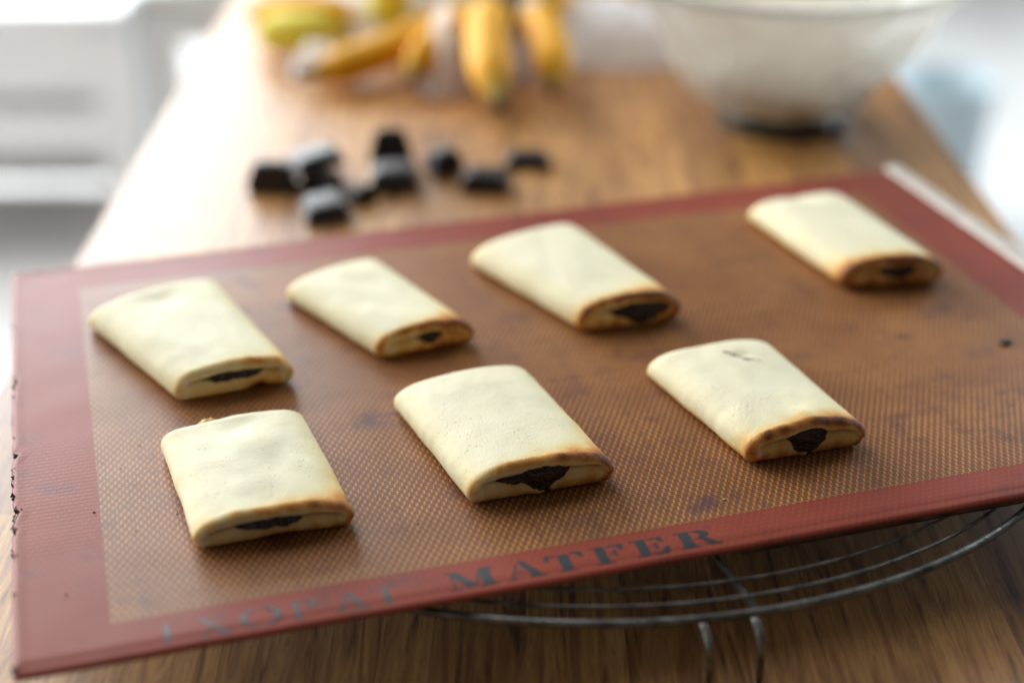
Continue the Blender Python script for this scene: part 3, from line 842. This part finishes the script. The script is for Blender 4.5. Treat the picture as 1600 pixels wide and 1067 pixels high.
vs, fs = tube_mesh([S + Vector((0, -.01, -.004)), S + Vector((0, .012, .006)), S + Vector((.002, .035, .022)), S + Vector((.003, .05, .034))], [.017, .014, .010, .011], 12)
pyd('stem', vs, fs, plain('banana_stem', (.085, .06, .02), .7, var=.3), bunch)
for lab, p, m_, r_ in (('greenish yellow banana lying behind the bananas at the left', [(-.150, 1.425, .022), (-.175, 1.405, .03), (-.210, 1.41, .03), (-.240, 1.44, .02)], BANG, .019),
                     ('orange yellow banana at the far left behind the greenish one', [(-.13, 1.48, .02), (-.17, 1.455, .035), (-.22, 1.455, .035), (-.258, 1.490, .025)], BAN, .017),
                     ('short greenish yellow banana standing up inside the bag folds', [(-.118, 1.445, .02), (-.110, 1.43, .045), (-.116, 1.44, .075), (-.112, 1.47, .10)], BANG, .019)):
    c = Vector(p[0]); c.z = 0
    o = banana([Vector(q) - c for q in p], r_, None, m_); o.location = c + Vector((0, 0, TT)); tag(o, lab, 'banana')

# ================================================================== PLASTIC BAG
def make_film(name, alpha, col=(.85, .86, .87), tl=.35):
    t = NT(name); co = t.coord()
    tr = t.n('ShaderNodeBsdfTransparent'); tr.inputs[0].default_value = (.96, .97, .98, 1)
    n = t.noise(co, 26, 4, .6)
    t.p(Base_Color=col, Roughness=.22, Normal=t.bump(n, .5, .004))
    f = t.math('ADD', alpha, t.math('MULTIPLY', t.math('SUBTRACT', n, .5), .5), clamp=True)
    mx = t.n('ShaderNodeMixShader'); t.set(mx.inputs[0], f); t.set(mx.inputs[1], tr.outputs[0]); tb = t.n('ShaderNodeBsdfTranslucent'); tb.inputs[0].default_value = (*col, 1)
    m2 = t.n('ShaderNodeMixShader'); m2.inputs[0].default_value = tl; t.set(m2.inputs[1], t.b.outputs[0]); t.set(m2.inputs[2], tb.outputs[0])
    t.set(mx.inputs[2], m2.outputs[0])
    t.t.links.new(mx.outputs[0], t.out.inputs[0])
    return t.m
FILM = make_film('crumpled_clear_plastic', .50)
def crumple(name, cx, cy, rx, ry, h, seed, mat, nx=90, hole=.0):
    vs = []; fs = []
    for i in range(nx + 1):
        for j in range(nx + 1):
            a = -1 + 2 * i / nx; b = -1 + 2 * j / nx
            rr = math.sqrt(a * a + b * b)
            sc = 1 / max(1, rr / (1 + .12 * n3(math.atan2(b, a) * 2, seed, 0)))
            x = a * rx * sc; y = b * ry * sc; rr = min(1, rr)
            f1 = 1 - abs(n3(a * 2.1 + seed, b * 2.1, 1)) * 2.4
            f2 = 1 - abs(n3(a * 4.6, b * 4.6 + seed, 5)) * 2.2
            f3 = 1 - abs(n3(a * 9.5, b * 9.5 + seed, 9)) * 2.0
            z = h * (1 - rr ** 2.2) * (.42 + .38 * f1 + .18 * f2 + .08 * f3)
            vs.append((x, y, max(.0008, z)))
    for i in range(nx):
        for j in range(nx): fs.append((i * (nx + 1) + j, (i + 1) * (nx + 1) + j, (i + 1) * (nx + 1) + j + 1, i * (nx + 1) + j + 1))
    o = pyd(name, vs, fs, mat, None, False); o.location = (cx, cy, TT); return o
tag(crumple('plastic_bag', -.045, 1.515, .170, .120, .110, 3.3, FILM), 'large crumpled clear plastic bag behind the banana bunch', 'plastic bag')
WF = make_film('whitish_plastic', .88, (.97, .97, .97), .68)
tag(crumple('plastic_bag', .105, 1.440, .085, .065, .055, 8.1, WF, 70), 'whitish crumpled plastic lying between bananas and glass bowl', 'plastic bag')
tag(crumple('plastic_scrap', -.058, 1.345, .026, .050, .070, 5.1, WF, 40), 'crumpled plastic fold between the two middle bananas at the left', 'plastic bag')
tag(crumple('plastic_scrap', .020, 1.375, .024, .036, .075, 6.7, WF, 40), 'crumpled plastic fold between the two lowest bananas', 'plastic bag')
tag(crumple('plastic_scrap', -.175, 1.375, .030, .028, .035, 2.7, WF, 40), 'crumpled plastic fold beside the greenish banana at the left', 'plastic bag')

# ================================================================== GLASS BOWL
BX, BY = .231, 1.238
def make_glass():
    t = NT('bowl_glass')
    t.p(Base_Color=(.97, .985, .98), Roughness=.12, IOR=1.45, Transmission_Weight=1.0)
    return t.m
GLASS = make_glass()
bowl = tag(empty('mixing_bowl', (BX, BY, TT)), 'flared glass mixing bowl wrapped in milky plastic standing at the back right of the table', 'bowl')
outp = [(.0, .0010), (.046, .0010), (.053, .0030), (.0555, .008), (.058, .014), (.070, .032), (.0895, .061), (.116, .097), (.131, .118), (.146, .126), (.150, .131)]
inp = [(.149, .134), (.142, .131), (.127, .121), (.112, .099), (.0855, .063), (.066, .036), (.052, .020), (.046, .0075), (.0, .0065)]
vs, fs = lathe(outp + inp, 96); pyd('glass_body', vs, fs, GLASS, bowl)
vs, fs = lathe([(.041, .0002), (.0535, .0002), (.0562, .0022), (.0572, .0075), (.0566, .0082), (.0553, .0040), (.0525, .0012), (.041, .0009)], 80)
pyd('foot_ring', vs, fs, plain('dark_green_glass_foot', (.030, .050, .042), .12), bowl)
DOU2 = plain('soft_beige_dough', (.80, .70, .52), .6, bump=.5, bscale=60, var=.12, vscale=14)
vs, fs = lathe([(.0, .0072), (.0455, .0082), (.0515, .0208), (.065, .0368), (.074, .0495), (.066, .058), (.040, .063), (.0, .065)], 80)
vs = [(x * (1 - .03 * abs(n3(x * 30, y * 30, z * 30))), y * (1 - .03 * abs(n3(x * 30, y * 30, z * 30))), z + (.004 * n3(x * 30, y * 30, 2) if z > .055 else 0)) for x, y, z in vs]
d_ = tag(pyd('dough_mass', vs, fs, DOU2), 'beige dough in the bottom of the glass bowl', 'dough'); d_.location = (BX, BY, TT)
# film draped round the outside of the bowl
vs = []; fs = []; NA, NZ = 220, 40
for i in range(NA + 1):
    a = R(88) + R(360) * i / NA
    for j in range(NZ + 1):
        q = j / NZ; z = .021 + .123 * q
        r0 = .0575 + (min(z, .125) - .014) * .70 + max(0, z - .112) * .45
        fold = .5 + .5 * math.sin(a * 5 + 3.5 * n3(a * 1.3, q * 2.5, 0)) * (1 - .3 * q)
        r = r0 + .002 + .013 * fold ** 2 * (1 - .85 * q) + .003 * abs(n3(a * 5, q * 5, 3))
        z2 = z - .006 * (1 - q) * n3(a * 3, 0, 7)
        vs.append((r * math.cos(a), r * math.sin(a), z2))
for i in range(NA):
    for j in range(NZ): fs.append((i * (NZ + 1) + j, (i + 1) * (NZ + 1) + j, (i + 1) * (NZ + 1) + j + 1, i * (NZ + 1) + j + 1))
o = tag(pyd('plastic_wrap', vs, fs, make_film('bowl_film', .74, (.80, .755, .655), .45), None), 'milky translucent plastic wrap crumpled around the outside of the glass bowl', 'plastic wrap'); o.location = (BX, BY, TT)

# ================================================================== BACKGROUND FURNITURE
def chair(loc, rz, label, wd=.46, dp=.44, sh=.45, cushion=None, backrest=True, board=True, mat=None):
    m_ = mat or WHITEW
    t = tag(empty('chair', loc, rz), label, 'chair', 'white wooden furniture behind the table')
    boxobj('seat', (0, 0, sh), (wd, dp, .03), m_, t, bev=.008)
    for sx in (-1, 1):
        for sy in (-1, 1):
            boxobj('leg', (sx * (wd / 2 - .035), sy * (dp / 2 - .035), (sh - .016) / 2), (.055, .055, sh - .034), m_, t, bev=.004)
    ah = .125 if board else .08
    boxobj('apron', (0, -dp / 2 + .028, sh - .018 - ah / 2), (wd - .13, .02, ah), m_, t)
    boxobj('apron', (0, dp / 2 - .028, sh - .065), (wd - .13, .02, .09), m_, t)
    if board:
        boxobj('lower_board', (0, -dp / 2 + .03, sh - .215), (wd - .13, .02, .085), m_, t)
        boxobj('back_shade_panel', (0, dp / 2 - .05, .20), (wd - .13, .02, .36), m_, t)  # panel added to keep the floor under the bench in shade
    else: boxobj('stretcher', (0, -dp / 2 + .03, sh - .30), (wd - .13, .02, .03), m_, t)
    if board:
        for sx in (-1, 1): boxobj('side_panel', (sx * (wd / 2 - .03), 0, .235), (.02, dp - .12, .37), m_, t)
    if backrest:
        for sx in (-1, 1): boxobj('back_post', (sx * (wd / 2 - .035), dp / 2 - .03, sh + .016 + .24), (.045, .035, .48), m_, t)
        for k in range(3): boxobj('back_slat', (0, dp / 2 - .03, sh + .14 + .14 * k), (wd - .12, .016, .06), m_, t)
    if cushion: boxobj('cushion', (0, 0, sh + .036), (wd * .9, dp * .9, .04), cushion, t, bev=.015)
    return t
chair((-1.07, 2.84, 0), R(-1), 'white wooden bench seat with apron and lower board, leftmost by the table', wd=.80, dp=.42, sh=.46, backrest=False)
chair((-.50, 3.02, 0), R(12), 'white wooden chair partly hidden behind the far left edge of the table', wd=.44, dp=.42, sh=.46, backrest=False, board=False)
BLUEC = plain('pale_blue_enamel', (.42, .52, .56), .35, var=.05)
bk = tag(empty('bucket', (.80, 2.72, 0)), 'pale blue grey bucket standing on the floor right of the table', 'bucket')
vs, fs = lathe([(0, .004), (.065, .004), (.068, 0), (.072, .006), (.092, .30), (.096, .302), (.096, .306), (.090, .306), (.070, .012), (0, .010)], 48)
pyd('pail', vs, fs, BLUEC, bk)
vs, fs = tube_mesh([(.097 * math.cos(a), .020 * math.sin(a) , .29 - .09 * math.sin(a)) for a in [math.pi * k / 20 for k in range(21)]], .0025, 8)
pyd('handle', vs, fs, WIRE, bk)
